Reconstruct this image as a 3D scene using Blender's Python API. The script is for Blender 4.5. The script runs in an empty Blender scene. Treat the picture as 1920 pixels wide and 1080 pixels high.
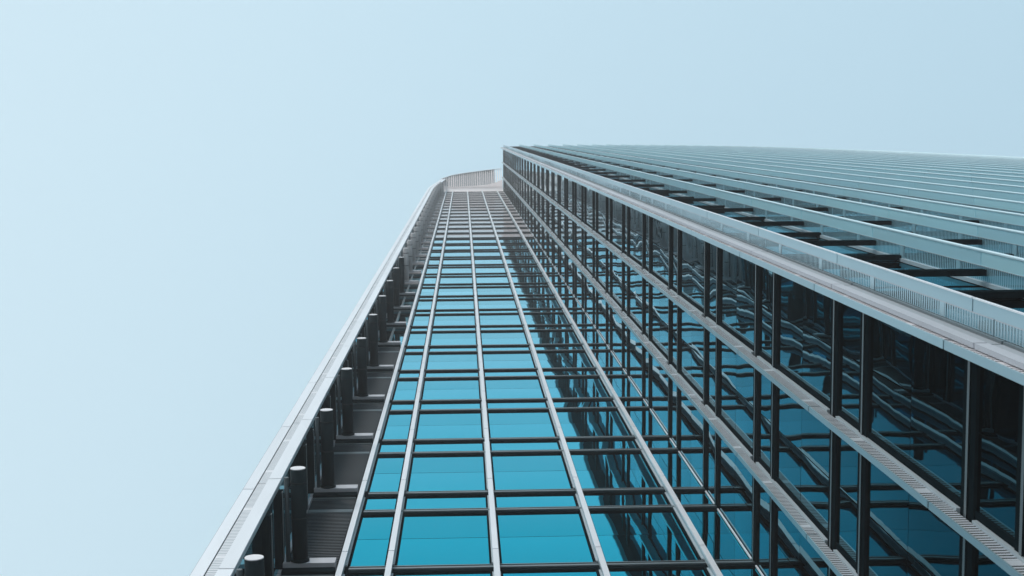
import bpy, math, random
from mathutils import Matrix, Vector
R = math.radians
rnd = random.Random(7)
sc = bpy.context.scene
col = sc.collection

# ------------------------------------------------------------------ camera
ZC = 1.6                                   # eye height above the plaza
cam_d = bpy.data.cameras.new("camera")
cam_d.sensor_width = 36.0
cam_d.lens = 50.0
cam_d.clip_start = 0.1
cam_d.clip_end = 6000
cam_d.dof.use_dof = True
cam_d.dof.focus_distance = 17.0
cam_d.dof.aperture_fstop = 4.0
cam = bpy.data.objects.new("camera", cam_d)
col.objects.link(cam)
dz = Vector((868 - 960, 246.5 - 540, 2667.0)).normalized()     # zenith as seen in the photograph
a_ = 0.008
dy = Vector((a_, 1, -(dz.x * a_ + dz.y) / dz.z)).normalized()
dx = dy.cross(dz)
right = Vector((dx[0], dy[0], dz[0]))
down = Vector((dx[1], dy[1], dz[1]))
fwd = Vector((dx[2], dy[2], dz[2]))
mw = Matrix((right, -down, -fwd)).transposed().to_4x4()
mw.translation = (0, 0, ZC)
cam.matrix_world = mw
sc.camera = cam

# ------------------------------------------------------------------ sky, sun, exposure
SUN_EL, SUN_AZ = 40.0, 200.0               # azimuth clockwise from +Y
world = bpy.data.worlds.new("World")
sc.world = world
world.use_nodes = True
wn, wl = world.node_tree.nodes, world.node_tree.links
bg = wn["Background"]
sky = wn.new("ShaderNodeTexSky")
sky.sky_type = 'NISHITA'
sky.sun_disc = False
sky.sun_elevation = R(SUN_EL)
sky.sun_rotation = R(SUN_AZ)
sky.air_density = 1.0
sky.dust_density = 2.0
sky.ozone_density = 1.0
# thin high haze: the clear-sky model is washed out by a pale veil, whiter towards the left
tcw = wn.new("ShaderNodeTexCoord")
spw = wn.new("ShaderNodeSeparateXYZ")
wl.new(tcw.outputs['Generated'], spw.inputs[0])
mrw = wn.new("ShaderNodeMapRange")
mrw.inputs[1].default_value = -1.0
mrw.inputs[2].default_value = 1.0
wl.new(spw.outputs[0], mrw.inputs[0])
veil = wn.new("ShaderNodeValToRGB")
vs = [(0.0, (0.80, 0.90, 0.95)), (0.33, (0.60, 0.785, 0.88)), (0.50, (0.525, 0.73, 0.845)), (0.69, (0.465, 0.68, 0.81)), (1.0, (0.38, 0.60, 0.76))]
while len(veil.color_ramp.elements) < len(vs): veil.color_ramp.elements.new(0.5)
for e, (p, c) in zip(veil.color_ramp.elements, vs):
    e.position = p; e.color = (*c, 1)
wl.new(mrw.outputs[0], veil.inputs[0])
vm = wn.new("ShaderNodeVectorMath"); vm.operation = 'SCALE'
vm.inputs['Scale'].default_value = 1.29 / 0.12
wl.new(veil.outputs[0], vm.inputs[0])
mxw = wn.new("ShaderNodeMix"); mxw.data_type = 'RGBA'
mxw.inputs[0].default_value = 0.88
wl.new(sky.outputs[0], mxw.inputs[6])
wl.new(vm.outputs[0], mxw.inputs[7])
wl.new(mxw.outputs[2], bg.inputs[0])
bg.inputs[1].default_value = 0.12
sun_d = bpy.data.lights.new("sun", 'SUN')
sun_d.energy = 2.6
sun_d.angle = R(12)
sun_d.color = (1.0, 0.92, 0.87)
sun = bpy.data.objects.new("sun", sun_d)
col.objects.link(sun)
az = R(SUN_AZ)
to_sun = Vector((math.sin(az) * math.cos(R(SUN_EL)), math.cos(az) * math.cos(R(SUN_EL)), math.sin(R(SUN_EL))))
sun.rotation_euler = to_sun.to_track_quat('Z', 'Y').to_euler()
sun.location = (0, -30, 60)
sc.view_settings.view_transform = 'Standard'
sc.view_settings.look = 'None'
sc.view_settings.exposure = 0.0
sc.view_settings.gamma = 1.0
sc.cycles.max_bounces = 14
sc.cycles.glossy_bounces = 8
sc.cycles.transparent_max_bounces = 16

# ------------------------------------------------------------------ materials
def mat(name, colr, rough=0.5, metal=0.0, spec=0.5, var=0.0, vscale=2.0, stretch=1.0):
    m = bpy.data.materials.new(name)
    m.use_nodes = True
    n, l = m.node_tree.nodes, m.node_tree.links
    b = n["Principled BSDF"]
    b.inputs['Base Color'].default_value = (*colr, 1)
    b.inputs['Roughness'].default_value = rough
    b.inputs['Metallic'].default_value = metal
    b.inputs['Specular IOR Level'].default_value = spec
    if var:
        tc = n.new("ShaderNodeTexCoord")
        mp = n.new("ShaderNodeMapping")
        mp.inputs['Scale'].default_value = (1, 1, stretch)
        nz = n.new("ShaderNodeTexNoise")
        nz.inputs['Scale'].default_value = vscale
        nz.inputs['Detail'].default_value = 5
        mx = n.new("ShaderNodeMix")
        mx.data_type = 'RGBA'
        mx.inputs[6].default_value = (*[c * (1 - var) for c in colr], 1)
        mx.inputs[7].default_value = (*[min(1, c * (1 + var)) for c in colr], 1)
        l.new(tc.outputs['Object'], mp.inputs[0])
        l.new(mp.outputs[0], nz.inputs['Vector'])
        ge = n.new("ShaderNodeNewGeometry")
        ad = n.new("ShaderNodeMath"); ad.operation = 'MULTIPLY_ADD'
        ad.inputs[1].default_value = 0.55
        ad.use_clamp = True
        l.new(ge.outputs['Random Per Island'], ad.inputs[0])
        sb = n.new("ShaderNodeMath"); sb.operation = 'SUBTRACT'
        sb.inputs[1].default_value = 0.275
        l.new(nz.outputs['Fac'], sb.inputs[0])
        l.new(sb.outputs[0], ad.inputs[2])
        l.new(ad.outputs[0], mx.inputs[0])
        l.new(mx.outputs[2], b.inputs['Base Color'])
    return m

def slotted(m, pitch, duty, thru, deep=(0.012, 0.014, 0.016)):
    """cut upright rows of slots (along Z) into a metal material; real holes if thru, else dark pockets"""
    n, l = m.node_tree.nodes, m.node_tree.links
    b = n["Principled BSDF"]
    tc = n.new("ShaderNodeTexCoord")
    sp = n.new("ShaderNodeSeparateXYZ")
    l.new(tc.outputs['Object'], sp.inputs[0])
    def mt(op, a, bb=None):
        q = n.new("ShaderNodeMath"); q.operation = op
        for i, v in enumerate((a, bb)):
            if v is None: continue
            if isinstance(v, (int, float)): q.inputs[i].default_value = v
            else: l.new(v, q.inputs[i])
        return q.outputs[0]
    fr = mt('FRACT', mt('MULTIPLY', sp.outputs[2], 1.0 / pitch))
    slot = mt('LESS_THAN', fr, duty)
    fl = mt('FRACT', mt('MULTIPLY', mt('ADD', sp.outputs[2], 1.0), 0.5))       # a solid patch every 2 m
    solid = mt('LESS_THAN', fl, 0.06)
    hole = mt('MULTIPLY', slot, mt('SUBTRACT', 1.0, solid))
    if thru:
        l.new(mt('SUBTRACT', 1.0, hole), b.inputs['Alpha'])
    else:
        dk = n.new("ShaderNodeBsdfDiffuse")
        dk.inputs[0].default_value = (*deep, 1)
        mx = n.new("ShaderNodeMixShader")
        l.new(hole, mx.inputs[0]); l.new(b.outputs[0], mx.inputs[1]); l.new(dk.outputs[0], mx.inputs[2])
        l.new(mx.outputs[0], n["Material Output"].inputs[0])
    return m

def glass(name, stops, bump=0.0, pale_refl=None):
    """coated reflective glazing: tint runs from deep teal seen square-on to near white at grazing angles;
    every lite has a tint and a ripple of its own; the optional last colour paints a pale reflection into the pane as diffuse"""
    m = bpy.data.materials.new(name)
    m.use_nodes = True
    n, l = m.node_tree.nodes, m.node_tree.links
    n.remove(n["Principled BSDF"])
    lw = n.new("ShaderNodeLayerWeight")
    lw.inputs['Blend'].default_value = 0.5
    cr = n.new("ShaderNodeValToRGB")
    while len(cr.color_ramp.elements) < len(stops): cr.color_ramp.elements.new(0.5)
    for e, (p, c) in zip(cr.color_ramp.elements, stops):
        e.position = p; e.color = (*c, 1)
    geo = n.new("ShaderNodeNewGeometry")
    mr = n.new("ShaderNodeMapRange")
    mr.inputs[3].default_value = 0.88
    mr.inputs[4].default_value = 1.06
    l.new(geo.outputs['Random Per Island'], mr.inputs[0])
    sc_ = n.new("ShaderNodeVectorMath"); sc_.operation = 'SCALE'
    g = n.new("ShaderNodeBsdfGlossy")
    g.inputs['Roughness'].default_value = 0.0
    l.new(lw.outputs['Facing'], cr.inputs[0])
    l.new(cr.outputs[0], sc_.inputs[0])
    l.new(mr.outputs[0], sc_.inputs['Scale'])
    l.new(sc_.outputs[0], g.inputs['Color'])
    if bump:
        tc = n.new("ShaderNodeTexCoord")
        nz = n.new("ShaderNodeTexNoise")
        nz.noise_dimensions = '4D'
        nz.inputs['Scale'].default_value = 1.5
        nz.inputs['Detail'].default_value = 2.0
        m2 = n.new("ShaderNodeMath"); m2.operation = 'MULTIPLY'
        m2.inputs[1].default_value = 40.0
        l.new(geo.outputs['Random Per Island'], m2.inputs[0])
        l.new(m2.outputs[0], nz.inputs['W'])
        bp = n.new("ShaderNodeBump")
        bp.inputs['Strength'].default_value = 1.0
        bp.inputs['Distance'].default_value = bump
        l.new(tc.outputs['Object'], nz.inputs['Vector'])
        l.new(nz.outputs['Fac'], bp.inputs['Height'])
        l.new(bp.outputs[0], g.inputs['Normal'])
    out = g.outputs[0]
    if pale_refl:
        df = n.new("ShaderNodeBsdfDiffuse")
        df.inputs[0].default_value = (*pale_refl, 1)
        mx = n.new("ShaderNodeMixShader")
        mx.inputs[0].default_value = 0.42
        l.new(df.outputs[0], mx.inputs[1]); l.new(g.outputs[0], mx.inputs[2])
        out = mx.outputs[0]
    l.new(out, n["Material Output"].inputs[0])
    return m

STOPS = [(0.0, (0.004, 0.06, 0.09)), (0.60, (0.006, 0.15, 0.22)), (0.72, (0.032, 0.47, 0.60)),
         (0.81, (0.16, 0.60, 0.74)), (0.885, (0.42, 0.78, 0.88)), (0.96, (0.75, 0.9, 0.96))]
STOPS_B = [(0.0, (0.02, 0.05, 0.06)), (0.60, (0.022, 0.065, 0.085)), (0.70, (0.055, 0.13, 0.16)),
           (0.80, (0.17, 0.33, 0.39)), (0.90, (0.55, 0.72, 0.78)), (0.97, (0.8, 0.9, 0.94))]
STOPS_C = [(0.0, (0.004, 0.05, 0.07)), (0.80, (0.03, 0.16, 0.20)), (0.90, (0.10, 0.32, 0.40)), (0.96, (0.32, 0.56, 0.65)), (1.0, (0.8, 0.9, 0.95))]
M = {
    'white': mat('pale_metal', (0.74, 0.78, 0.82), 0.38, 0.0, 0.5, 0.09, 5.0, 0.08),
    'side': mat('grey_metal', (0.42, 0.50, 0.54), 0.4, 0.1, 0.5, 0.08, 1.5, 0.3),
    'blade': mat('blade_metal', (0.38, 0.54, 0.60), 0.38, 0.65, 0.5, 0.10, 3.0, 0.1),
    'vane': mat('vane_metal', (0.50, 0.84, 0.96), 0.32, 0.25, 0.5, 0.10, 3.0, 0.1),  # paler copy of the blade metal; brightness at grazing view put into the colour
    'step': mat('step_metal', (0.34, 0.37, 0.40), 0.5, 0.0, 0.4, 0.12, 6.0, 0.06),
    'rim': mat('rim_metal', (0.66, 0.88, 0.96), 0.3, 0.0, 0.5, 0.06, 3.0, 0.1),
    'tubeup': mat('pale_tube_paint', (0.42, 0.42, 0.43), 0.5, 0.0, 0.3, 0.1, 2.0),  # tube colour lightened to stand in for haze and light higher up
    'panel': mat('pale_panel', (0.50, 0.46, 0.46), 0.5, 0.0, 0.3, 0.12, 3.0, 0.2),  # haze and light on the upper left wall, put into a pale colour
    'dark': mat('dark_bronze', (0.005, 0.011, 0.014), 0.6, 0.0, 0.0),
    'rib': mat('rib_metal', (0.115, 0.15, 0.165), 0.4, 0.1, 0.5),
    'seam': mat('seam_gasket', (0.02, 0.024, 0.026), 0.7, 0.0, 0.2),
    'ledge': mat('ledge_metal', (0.46, 0.48, 0.52), 0.5, 0.0, 0.4, 0.12, 6.0, 0.06),
    'louver': mat('louver_metal', (0.034, 0.046, 0.056), 0.5, 0.1, 0.3, 0.10, 2.0),
    'tube': mat('tube_paint', (0.007, 0.016, 0.020), 0.5, 0.0, 0.06, 0.1, 2.0),
    'cap': mat('cap_paint', (0.70, 0.70, 0.72), 0.5),
    'soffit': mat('soffit_metal', (0.90, 0.83, 0.82), 0.5, 0.0, 0.4, 0.08, 2.0),
    'core': mat('core_dark', (0.008, 0.011, 0.013), 0.7, 0.0, 0.0),
    'roof': mat('roof_membrane', (0.3, 0.3, 0.3), 0.9, 0.0, 0.2, 0.1, 0.5),
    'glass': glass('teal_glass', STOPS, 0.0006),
    'blind': glass('blind_glass', STOPS, 0.0007, (0.60, 0.56, 0.57)),  # pinkish reflection mixed in as a diffuse colour
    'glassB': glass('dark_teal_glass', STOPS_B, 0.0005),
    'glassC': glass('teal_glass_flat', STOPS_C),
    'deck': mat('deck_metal', (0.34, 0.36, 0.38), 0.5, 0.0, 0.4, 0.25, 6.0),
    'plaza': mat('plaza_paving', (0.70, 0.67, 0.66), 0.8, 0.0, 0.3, 0.12, 0.3),
}
M['slot'] = slotted(mat('slotted_blade', (0.38, 0.54, 0.60), 0.38, 0.65, 0.5), 0.058, 0.5, True)
M['slotvane'] = slotted(mat('slotted_vane', (0.32, 0.56, 0.65), 0.35, 0.25, 0.5), 0.058, 0.58, True)
M['grate'] = slotted(mat('grating_metal', (0.49, 0.54, 0.58), 0.45, 0.0, 0.4), 0.062, 0.40, False)
M['dots'] = slotted(mat('dotted_metal', (0.66, 0.64, 0.66), 0.45, 0.0, 0.4), 0.07, 0.35, False)

M['fine'] = slotted(mat('fine_slot_metal', (0.70, 0.72, 0.75), 0.45, 0.0, 0.4), 0.062, 0.35, False, (0.30, 0.36, 0.39))
M['rod'] = mat('rod_paint', (0.05, 0.07, 0.08), 0.4, 0.0, 0.3)

# ------------------------------------------------------------------ mesh helper
ROOT_LOC = Vector((6.0, 5.87, 0.0))
class MB:
    def __init__(s): s.v, s.f, s.m, s.mats, s.sm = [], [], [], [], []
    def mi(s, k):
        if k not in s.mats: s.mats.append(k)
        return s.mats.index(k)
    def poly(s, pts, k, smooth=False):
        b = len(s.v); s.v += [tuple(p) for p in pts]
        s.f.append(tuple(range(b, b + len(pts)))); s.m.append(s.mi(k)); s.sm.append(smooth)
    def box(s, x0, x1, y0, y1, z0, z1, k, faces=None):
        """faces: {'-y': material} overrides"""
        fs = faces or {}
        b = len(s.v)
        s.v += [(x0,y0,z0),(x1,y0,z0),(x1,y1,z0),(x0,y1,z0),(x0,y0,z1),(x1,y0,z1),(x1,y1,z1),(x0,y1,z1)]
        for nm, q in (('-z',(0,3,2,1)),('+z',(4,5,6,7)),('-y',(0,1,5,4)),('+x',(1,2,6,5)),('+y',(2,3,7,6)),('-x',(3,0,4,7))):
            s.f.append(tuple(b + i for i in q)); s.m.append(s.mi(fs.get(nm, k))); s.sm.append(False)
    def prism(s, plan, z0, z1, k, cap=True):
        """plan: points counter-clockwise seen from above"""
        n = len(plan); b = len(s.v)
        s.v += [(p[0], p[1], z0) for p in plan] + [(p[0], p[1], z1) for p in plan]
        for i in range(n):
            j = (i + 1) % n
            s.f.append((b+i, b+j, b+n+j, b+n+i)); s.m.append(s.mi(k)); s.sm.append(False)
        if cap:
            s.f.append(tuple(b + i for i in reversed(range(n)))); s.m.append(s.mi(k)); s.sm.append(False)
            s.f.append(tuple(b + n + i for i in range(n))); s.m.append(s.mi(k)); s.sm.append(False)
    def obox(s, p, q, w0, w1, z0, z1, k):
        """box along p->q in plan, spanning w0..w1 to the left of the direction"""
        d = Vector((q[0]-p[0], q[1]-p[1])).normalized(); nrm = Vector((-d.y, d.x))
        P, Q = Vector(p), Vector(q)
        s.prism([P+nrm*w0, Q+nrm*w0, Q+nrm*w1, P+nrm*w1], z0, z1, k)
    def tube_y(s, x, z, r, y0, y1, k, seg=28, ends=True):
        b = len(s.v)
        for y in (y0, y1):
            for i in range(seg):
                a = 2*math.pi*i/seg
                s.v.append((x + r*math.cos(a), y, z + r*math.sin(a)))
        for i in range(seg):
            j = (i+1) % seg
            s.f.append((b+i, b+j, b+seg+j, b+seg+i)); s.m.append(s.mi(k)); s.sm.append(True)
        if ends:
            s.f.append(tuple(b+i for i in reversed(range(seg)))); s.m.append(s.mi(k)); s.sm.append(False)
            s.f.append(tuple(b+seg+i for i in range(seg))); s.m.append(s.mi(k)); s.sm.append(False)
    def pane(s, o, u, w, h, nrm, k, n=7, amp=0.0022):
        """a slightly pillowed and tilted glass lite: origin o, horizontal unit u, width w, height h, outward normal nrm"""
        o, u, nrm = Vector(o), Vector(u), Vector(nrm)
        sag = rnd.uniform(-1.0, 1.0) * amp
        tx, ty = rnd.uniform(-1, 1) * amp * 0.6, rnd.uniform(-1, 1) * amp * 0.9
        b = len(s.v)
        for j in range(n):
            for i in range(n):
                p, q = i/(n-1), j/(n-1)
                d = sag*(4*p*(1-p))*(4*q*(1-q)) + tx*(p-.5) + ty*(q-.5)
                s.v.append(tuple(o + u*(w*p) + Vector((0,0,h*q)) + nrm*d))
        for j in range(n-1):
            for i in range(n-1):
                a = b + j*n + i
                s.f.append((a, a+1, a+n+1, a+n)); s.m.append(s.mi(k)); s.sm.append(True)
    def build(s, name, parent=None, label=None):
        me = bpy.data.meshes.new(name)
        off = ROOT_LOC if parent is not None else Vector((0,0,0))
        me.from_pydata([(p[0]-off.x, p[1]-off.y, p[2]+ZC-off.z) for p in s.v], [], s.f)
        for k in s.mats: me.materials.append(M[k])
        me.polygons.foreach_set('material_index', s.m)
        me.polygons.foreach_set('use_smooth', s.sm)
        me.update()
        o = bpy.data.objects.new(name, me)
        col.objects.link(o)
        if parent is not None: o.parent = parent
        if label: o['label'] = label
        return o

# ------------------------------------------------------------------ the ground
g = MB()
g.poly([(-3000,-3000,-ZC),(3000,-3000,-ZC),(3000,3000,-ZC),(-3000,3000,-ZC)], 'plaza')
go = g.build('plaza')
go['kind'] = 'structure'
go['label'] = 'pale stone plaza at the foot of the tower'

# ------------------------------------------------------------------ the tower (heights below are above the eye)
tower = bpy.data.objects.new('skyscraper', None)
col.objects.link(tower)
tower.location = ROOT_LOC
tower['label'] = 'tall teal glass office tower with pale vertical fins, seen from its foot'
tower['category'] = 'skyscraper'

YA, XB, YC, XD = 5.87, 3.90, 1.66, -2.52       # glass planes: back, right flank, front, left return
ZB, ZT = -ZC, 139.2                             # foot, roof
F, Z1_0 = 4.0, 18.66                            # storey height, transom level of storey 0
KS = list(range(-4, 31))
def z1(k): return Z1_0 + F*k
HB = 0.14                                       # half height of a transom band
DS = 1.10                                       # lower transom below the upper one
AX = [-1.69, -1.05, 0.38, 1.80, 3.25]           # fins on the back facade
BY = [1.66, 3.03, 4.46]                         # fins on the flank
def cy(x): return 1.307 + max(0.0, x-4.0)**2/1500.0      # fin tips of the bowed front
CX = [3.92 + 1.53] + [3.92 + 1.53 + 1.42*i for i in range(1, 38)]

def segs(z0=ZB, z1_=ZT, off=0.45, gap=0.028):
    """storey-high lengths of a fin with a narrow open joint between them"""
    cuts = [z0] + [z1(k)+off for k in KS if z0+0.5 < z1(k)+off < z1_-0.5] + [z1_]
    return [(cuts[i] + (gap/2 if i else 0), cuts[i+1] - (gap/2 if i < len(cuts)-2 else 0)) for i in range(len(cuts)-1)]

# --- fins of the back facade
for x in AX:
    b = MB()
    for a, c in segs():
        b.box(x-.04, x+.04, YA-.145, YA-.115, a, c, 'white')
    b.box(x-.028, x+.028, YA-.113, YA-.035, ZB, ZT, 'side')
    for k in KS[:-1]:
        b.box(x-.055, x+.055, YA-.040, YA-.022, z1(k)+HB+.02, z1(k+1)-HB-.10, 'side')
        b.box(x-.040, x+.040, YA-.10, YA-.06, z1(k)-HB-.16, z1(k)-HB-.10, 'side')
    b.box(x-.085, x+.085, YA-.020, YA+.02, ZB, ZT, 'dark')
    b.build('fin', tower)

# --- fins of the flank (each with a slotted cheek)
for y in BY[1:]:
    b = MB()
    for a, c in segs():
        b.box(XB-.18, XB-.165, y-.03, y+.03, a, c, 'blade')
        b.box(XB-.164, XB-.055, y-.028, y+.028, a, c, 'side', {'-y': 'grate'})
    b.box(XB-.176, XB-.06, y-.02, y+.02, ZB, ZT, 'seam')
    for k in KS[:-1]:
        b.box(XB-.052, XB-.014, y-.05, y+.05, z1(k)+HB+.02, z1(k+1)-HB-.05, 'side')
    b.box(XB-.012, XB+.02, y-.11, y+.11, ZB, ZT, 'dark')
    b.build('fin', tower)

# --- the corner fin between flank and front
b = MB()
for a, c in segs(off=-.1):
    b.box(XB-.275, XB-.262, 1.602, 1.672, a, c, 'blade')
    b.box(XB-.261, XB-.17, 1.600, 1.668, a, c, 'side', {'-y': 'dots'})
for a, c in segs(off=-.6):
    b.box(XB-.225, XB-.125, 1.550, 1.592, a, c, 'ledge')
    b.box(XB-.124, XB-.02, 1.562, 1.592, a, c, 'step')
    b.box(XB-.018, XB+.011, 1.541, 1.590, a, c, 'rib')  # darker metal paints the shade of a face turned from the sun
for a, c in segs(off=-.35):
    b.box(XB+.012, XB+.026, 1.42, 1.537, a, c, 'slot')
    b.box(XB+.014, XB+.024, 1.412, 1.421, a, c, 'ledge')
for a, c in segs(off=.1):
    b.box(XB+.013, XB+.025, 1.312, 1.411, a, c, 'blade')
    b.box(XB+.006, XB+.032, 1.300, 1.311, a, c, 'white')
b.box(XB-.255, XB+.2, 1.61, 1.66, ZB, ZT-.02, 'seam')
b.build('corner_fin', tower, 'broad corner fin of plain, slotted and ledged strips')

# --- fins of the bowed front
for i, x in enumerate(CX):
    t = cy(x)
    b = MB()
    for a, c in segs(off=.1 + (i % 2)*0.0):
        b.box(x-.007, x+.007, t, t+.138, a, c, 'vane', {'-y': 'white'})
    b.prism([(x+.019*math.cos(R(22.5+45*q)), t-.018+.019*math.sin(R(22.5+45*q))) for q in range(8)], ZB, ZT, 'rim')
    for a, c in segs(off=-.35):
        b.box(x-.007, x+.007, t+.147, t+.30, a, c, 'slotvane')
    b.box(x-.010, x+.010, t+.138, t+.146, ZB, ZT, 'side')
    b.box(x-.03, x+.03, t+.302, t+.345, ZB, ZT, 'side')
    b.build('fin', tower)

# --- transoms: dark bands with a bright rib
def transom_A(b, z):
    x0, x1 = AX[0]+.086, XB-.005
    b.box(x0, x1, YA-.024, YA+.01, z-HB, z+HB, 'dark')
    b.box(x0, x1, YA-.044, YA-.0245, z-.045, z-.010, 'rib')
    b.box(x0, x1, YA-.040, YA-.0245, z+.004, z+.034, 'rib')
    b.box(x0, x1, YA-.029, YA-.0245, z+HB-.028, z+HB-.002, 'rib')
def transom_B(b, z):
    b.box(XB-.026, XB+.01, 1.69, YA-.052, z-HB, z+HB, 'dark')
    b.box(XB-.040, XB-.0265, 1.69, YA-.052, z-.025, z+.025, 'dark', {'-x': 'rib'})
def transom_C(b, z, d):
    xs = [3.94] + CX
    b.prism([(x, cy(x)+d) for x in xs] + [(x, cy(x)+d+.065) for x in reversed(xs)], z-.075, z+.075, 'dark')
for fn, nk in ((transom_A, 17), (transom_B, 17)):
    for k in KS[:nk]:
        for z in (z1(k), z1(k)-DS):
            b = MB(); fn(b, z); b.build('transom', tower)
for k in KS[:16]:
    for z, d in ((z1(k), .17), (z1(k)-DS, .27)):
        b = MB(); transom_C(b, z, d); b.build('transom', tower)
b = MB()
for k in KS[16:]:
    for i, z in enumerate((z1(k), z1(k)-DS)):
        if k > KS[16]: transom_A(b, z); transom_B(b, z)
        transom_C(b, z, (.17, .27)[i])
o = b.build('transom', tower); o['kind'] = 'stuff'

# --- glazing
def lites(b, o, u, w, nrm, k, kk):
    lo, hi = z1(k)+HB, z1(k)+F-DS-HB
    mid = z1(k) + 1.5
    b.pane((o[0], o[1], lo), u, w, mid-.007-lo, nrm, kk)
    b.pane((o[0], o[1], mid+.007), u, w, hi-mid-.007, nrm, kk)
def spandrel(b, o, u, w, nrm, k, kk):
    lo, hi = z1(k)-DS+HB, z1(k)-HB
    b.pane((o[0], o[1], lo), u, w, hi-lo, nrm, kk)
bays_A = [((AX[i]+.08, YA), (1,0,0), AX[i+1]-AX[i]-.16, (0,-1,0)) for i in range(4)] + [((AX[4]+.08, YA), (1,0,0), XB-AX[4]-.08, (0,-1,0))]
yb = [1.69, BY[1], BY[2], YA]
bays_B = []
for i in range(3):
    y_hi, y_lo = yb[i+1] - (.10 if i < 2 else 0), yb[i] + (.10 if i else 0)
    n2 = 2
    w = (y_hi - y_lo - .014*(n2-1))/n2
    for j in range(n2):
        bays_B.append(((XB, y_hi - j*(w+.014)), (0,-1,0), w, (-1,0,0)))
rest_w, rest_s = MB(), MB()
for bays, kmax, mul, gk in ((bays_A, 7, 1, 'glass'), (bays_B, 5, 2, 'glassB')):
    for k in KS[:-1]:
        for i in range(0, len(bays), mul):
            big = -2 <= k <= kmax
            w_ = MB() if big else rest_w
            s_ = MB() if big else rest_s
            for (o, u, w, nrm) in bays[i:i+mul]:
                lites(w_, o, u, w, nrm, k, 'blind' if k >= 15 and gk == 'glass' else gk)  # upper storeys carry the painted pale reflection
                spandrel(s_, o, u, w, nrm, k, gk)
            if big:
                w_.build('window', tower); s_.build('spandrel_panel', tower)
for k in KS[:-1]:                                # front: flat lites between the fins
    for i, x in enumerate(CX[:-1]):
        x0 = (3.95 if i == 0 else CX[i-1]+.03); x1 = x-.03
        big = i < 4 and -2 <= k <= 3
        w_ = MB() if big else rest_w
        s_ = MB() if big else rest_s
        y0, y1 = cy(x0)+.352, cy(x1)+.352
        for q, lo, hi in ((w_, z1(k)+.09, z1(k)+F-DS-.09), (s_, z1(k)-DS+.09, z1(k)-.09)):
            q.poly([(x0,y0,lo),(x1,y1,lo),(x1,y1,hi),(x0,y0,hi)], 'glassC')
        if big:
            w_.build('window', tower); s_.build('spandrel_panel', tower)
o = rest_w.build('window', tower); o['kind'] = 'stuff'
o = rest_s.build('spandrel_panel', tower); o['kind'] = 'stuff'

# --- inner corner trim between back facade and flank
b = MB()
for k in KS[:-1]:
    b.box(XB-.034, XB-.012, YA-.034, YA-.012, z1(k)+HB+.01, z1(k+1)-DS-HB-.01, 'white')
    b.box(XB-.034, XB-.012, YA-.034, YA-.012, z1(k)-DS+HB+.01, z1(k)-HB-.01, 'white')
b.build('corner_trim', tower)

# the left corner bends in at its head
HEAD = [(-10, 0), (117, 0), (121, .03), (126, .20), (132, .43), (137, .62), (141.5, .78)]
def lean(z):
    for (a, p), (c, q) in zip(HEAD, HEAD[1:]):
        if z <= c: return p + (q-p)*(z-a)/(c-a)
    return HEAD[-1][1]

# --- left bay of the back facade: ledges, louvres below, windows above, and one strut on every storey
XL0, XL1 = XD+.05, AX[0]-.087
for k in KS[:-1]:
    z = z1(k)
    b = MB()
    b.box(XL0, XL1, YA-.16, YA-.01, z-.11, z+.12, 'ledge')
    b.box(XL0, XL1, YA-.10, YA-.01, z-.30, z-.112, 'dark' if k < 9 else 'panel')  # upper bands paled in colour to imitate haze
    b.box(XL0, XL1, YA-.06, YA-.01, z-.36, z-.302, 'rib')
    b.build('ledge', tower)
    lo, hi = z+.12, z+F-.362
    if k <= 4:
        b = MB()
        b.box(XL0, XL1, YA-.01, YA+.02, lo, hi, 'core')
        n = int((hi-lo)/.075)
        p = (hi-lo)/n
        for j in range(n):
            a = lo + j*p
            if abs(a-(z+F-DS)) < .10:
                b.box(XL0, XL1, YA-.045, YA-.011, a+.002, a+p-.002, 'rib')
            else:
                b.box(XL0, XL1, YA-.045, YA-.036, a, a+p*.42, 'louver')
                b.poly([(XL0,YA-.036,a+p*.1),(XL1,YA-.036,a+p*.1),(XL1,YA-.012,a+p*.9),(XL0,YA-.012,a+p*.9)], 'dark')
        b.build('louver_panel', tower)
    else:
        b = MB()
        xm = (XL0+XL1)/2
        b.box(XL0, XL1, YA+.001, YA+.02, lo, hi, 'core')
        b.pane((XL0, YA-.004, lo), (1,0,0), xm-.03-XL0, hi-lo, (0,-1,0), 'glass')
        b.pane((xm+.03, YA-.004, lo), (1,0,0), XL1-xm-.03, hi-lo, (0,-1,0), 'glass')
        b.box(xm-.03, xm+.03, YA-.05, YA-.002, lo, hi, 'rib')
        b.box(XL0, XL1, YA-.04, YA-.006, z+F-DS-.12, z+F-DS+.12, 'dark' if k < 11 else 'panel')  # pale colour higher up stands in for haze and light
        b.build('bay_window', tower)
strut_b = MB(); strut_b.tube_y(0, 0, .103, 4.45, YA-.161, 'tube')
strut_b.tube_y(0, 0, .125, YA-.20, YA-.1605, 'tube')
for yy in (4.62, 5.10): strut_b.tube_y(0, 0, .107, yy, yy+.022, 'seam')
cap_b = MB(); cap_b.tube_y(0, 0, .100, 4.437, 4.4495, 'cap')
rod_b = MB(); rod_b.tube_y(-.155, -.02, .032, 4.56, YA-.02, 'rod', 14)
proto = None
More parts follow.
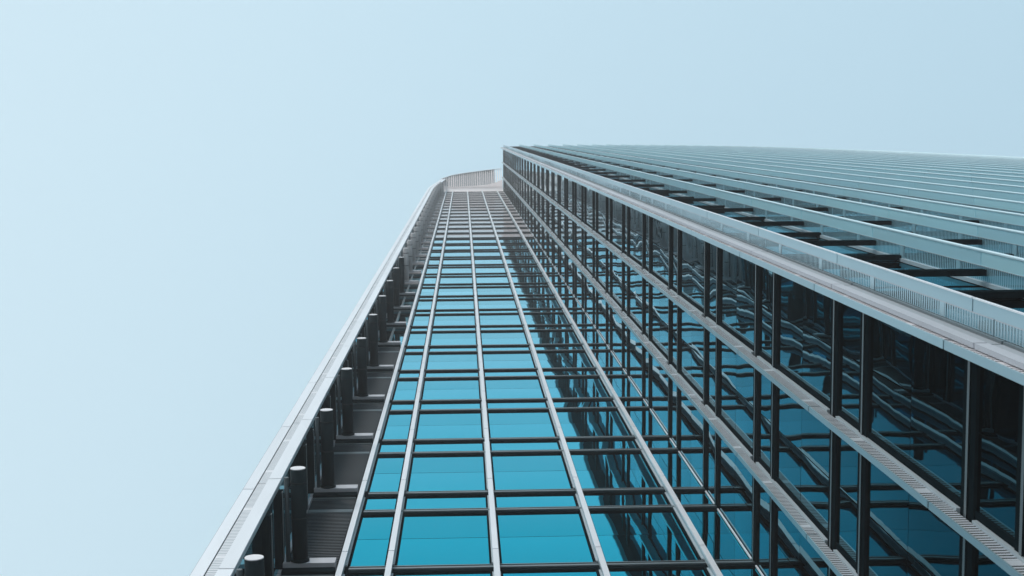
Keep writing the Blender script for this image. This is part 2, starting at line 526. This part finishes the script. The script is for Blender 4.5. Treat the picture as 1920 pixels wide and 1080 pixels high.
for k in KS[:-3]:
    if proto is None:
        st = strut_b.build('strut', tower)
        cp = cap_b.build('end_cap', tower); rd = rod_b.build('tie_rod', tower)
        for c in (cp, rd): c.parent = st
        for c in (cp, rd):
            for v in c.data.vertices: v.co += ROOT_LOC - Vector((0, 0, ZC))
        for v in st.data.vertices: v.co += ROOT_LOC - Vector((0, 0, ZC))
        proto = (st, cp, rd)
    else:
        st = proto[0].copy(); col.objects.link(st)
        for c in proto[1:3]:
            d = c.copy(); col.objects.link(d); d.parent = st
    if k == 9:                                   # upper struts: haze and light put into a paler colour
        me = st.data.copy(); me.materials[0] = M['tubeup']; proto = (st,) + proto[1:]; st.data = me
    st.parent = tower
    st.location = Vector((-2.25 + lean(z1(k)), 0, z1(k) + ZC)) - ROOT_LOC

# --- left return wall and its corner trim
b = MB()
for k in KS[:-1]:
    for lo, hi in ((z1(k)+HB, z1(k)+F-DS-HB), (z1(k)-DS+HB, z1(k)-HB)):
        b.pane((XD, 4.74, lo), (0,1,0), YA-4.78, hi-lo, (1,0,0), 'glass' if k < 9 else 'panel')  # upper lites swap glass for a pale colour that imitates haze and light
b.v = [(x + lean(z), y, z) for x, y, z in b.v]
b.build('return_glazing', tower)
for k in KS[:-1]:
    for z in (z1(k), z1(k)-DS):
        b = MB()
        b.box(XD-.02, XD+.05, 4.76, YA-.09, z-HB, z+HB, 'dark' if k < 9 else 'tubeup')  # higher bands take the haze-lightened colour
        b.box(XD+.0505, XD+.06, 4.76, YA-.09, z-.03, z+.03, 'rib')
        b.v = [(x + lean(zz), y, zz) for x, y, zz in b.v]
        b.build('return_transom', tower)
b = MB()
for a, c in segs(off=-.3): b.box(XD-.03, XD+.045, YA-.085, YA-.02, a, c, 'ledge')
b.v = [(x + lean(z), y, z) for x, y, z in b.v]
b.build('corner_trim', tower)

# --- left corner fin, bending in at its head to run into the brow
b = MB()
Y0 = 4.665
TOPZ = ZT + 2.0
def fine(off):
    for a, c in segs(z1_=TOPZ, off=off):
        if a < 114: yield a, c
        else:
            n = max(1, int((c-a)/.9))
            for i in range(n): yield a+(c-a)*i/n, a+(c-a)*(i+1)/n
for a, c in fine(.35):
    b.box(-2.69, XD, Y0, Y0+.02, a, c, 'white')
    b.box(XD-.012, XD, Y0+.021, Y0+.075, a, c, 'side')
for a, c in fine(.1):
    b.box(-2.795, -2.692, Y0+.004, Y0+.02, a, c, 'white', {'-y': 'fine'})
    b.box(-2.808, -2.797, Y0+.012, Y0+.02, a, c, 'seam')
    b.box(-2.94, XD-.014, Y0+.024, Y0+.07, a, c, 'seam')
for a, c in fine(-.2):
    b.box(-2.95, -2.81, Y0, Y0+.02, a, c, 'white')
    b.box(-2.962, -2.951, Y0+.002, Y0+.05, a, c, 'side')
b.v = [(x + lean(z), y, z) for x, y, z in b.v]
b.build('corner_fin', tower, 'left corner fin with a slotted middle strip, bending in at the top')

# --- solid mass behind the glass, far flank, rear and roof
b = MB()
outer = [(-2.95, 4.74), (XD-.03, 4.74), (XD-.03, YA+.03), (XB+.03, YA+.03), (XB+.03, 1.70)]
front = [(x, cy(x)+.40) for x in CX]
plan = outer + front + [(CX[-1], 34), (-15, 34), (-15, 27)]
b.prism(plan, ZB, 117, 'core')
plan_up = [(-2.5, YA+.03)] + outer[3:] + front + [(CX[-1], 34), (-13, 34)]
b.prism(plan_up, 117.002, ZT-.05, 'core')
b.build('core_wall', tower)
b = MB()
p, q = Vector((-2.97, 4.75)), Vector((-15.02, 27))
for k in [k for k in KS if z1(k)+F < 117]:
    for lo, hi in ((z1(k)+HB, z1(k)+F-DS-HB), (z1(k)-DS+HB, z1(k)-HB)):
        b.poly([(q.x,q.y,lo),(p.x,p.y,lo),(p.x,p.y,hi),(q.x,q.y,hi)], 'glassC')
b.build('side_glazing', tower)

# --- roof brow over the recess: soffit, slats, curved edge beam
edge = [(-2.33, 4.69), (-2.1, 4.59), (-1.8, 4.49), (-1.164, 4.30), (-.6, 4.20), (.06, 4.10), (.8, 4.01), (1.66, 3.91), (2.7, 3.80), (XB-.1, 3.70)]
def edge_y(x):
    for (x0, y0), (x1, y1) in zip(edge, edge[1:]):
        if x0 <= x <= x1: return y0 + (y1-y0)*(x-x0)/(x1-x0)
    return edge[-1][1]
RAKE = 1.75                                      # the brow rises outward, shaped so the sun reaches its underside
def zr(y): return ZT + .1 + (YA - y)*RAKE
def raked(b, pts, t, k):
    """slab under a raked plane: plan points, thickness t upwards"""
    n = len(pts); q = len(b.v)
    b.v += [(x, y, zr(y)) for x, y in pts] + [(x, y, zr(y)+t) for x, y in pts]
    for i in range(n):
        j = (i+1) % n
        b.f.append((q+i, q+j, q+n+j, q+n+i)); b.m.append(b.mi(k)); b.sm.append(False)
    b.f.append(tuple(q+i for i in reversed(range(n)))); b.m.append(b.mi(k)); b.sm.append(False)
    b.f.append(tuple(q+n+i for i in range(n))); b.m.append(b.mi(k)); b.sm.append(False)
b = MB()
raked(b, [(-2.45, 5.30), (-1.0, 5.40), (1.0, 5.33), (2.4, 5.22), (3.1, 5.05), (XB-.03, 4.75), (XB-.03, YA+.02), (-2.45, YA+.02)], .2, 'soffit')
roof_brow = b.build('roof_brow', tower, 'pale slatted brow curving round the top of the recess')
b = MB()
x = -2.3
while x < XB-.12:
    w = rnd.uniform(.06, .10)
    raked(b, [(x, edge_y(x)+.05), (x+w, edge_y(x+w)+.05), (x+w, 5.42), (x, 5.42)], -.22, 'soffit')
    x += w + rnd.uniform(.10, .14)
o = b.build('slat', tower); o.parent = roof_brow
b = MB()
q = len(b.v)
for (x, y) in edge:
    z = zr(y)
    b.v += [(x, y, z-.35), (x, y, z+.5), (x, y+.05, z+.5), (x, y+.05, z-.35)]
for i in range(len(edge)-1):
    for j in range(4):
        b.f.append((q+4*i+j, q+4*i+(j+1) % 4, q+4*i+4+(j+1) % 4, q+4*i+4+j)); b.m.append(b.mi('white')); b.sm.append(False)
o = b.build('edge_beam', tower); o.parent = roof_brow
b = MB()
raked(b, [(x, y+.06) for x, y in edge[:-1]] + [(3.1, 3.75), (3.1, YA), (-2.4, YA)], .1, 'deck')
for i in range(len(b.v)): b.v[i] = (b.v[i][0], b.v[i][1], b.v[i][2]+.25)
o = b.build('roof_deck', tower); o.parent = roof_brow
b = MB()
b.prism(plan_up, ZT-.04, ZT+.02, 'roof')
b.build('roof', tower)

# ------------------------------------------------------------------ the air
hz = MB()
hz.box(-400, 400, -300, 300, -ZC-1, ZT+6, 'haze')
hm = bpy.data.materials.new('haze_air')
hm.use_nodes = True
n, l = hm.node_tree.nodes, hm.node_tree.links
n.remove(n["Principled BSDF"])
pv = n.new("ShaderNodeVolumePrincipled")
pv.inputs['Color'].default_value = (0.94, 0.98, 1.0, 1)
pv.inputs['Density'].default_value = 0.0023
pv.inputs['Anisotropy'].default_value = 0.2
l.new(pv.outputs[0], n["Material Output"].inputs['Volume'])
M['haze'] = hm
ho = hz.build('haze')
ho['kind'] = 'stuff'
ho['label'] = 'thin pale summer haze round the tower'
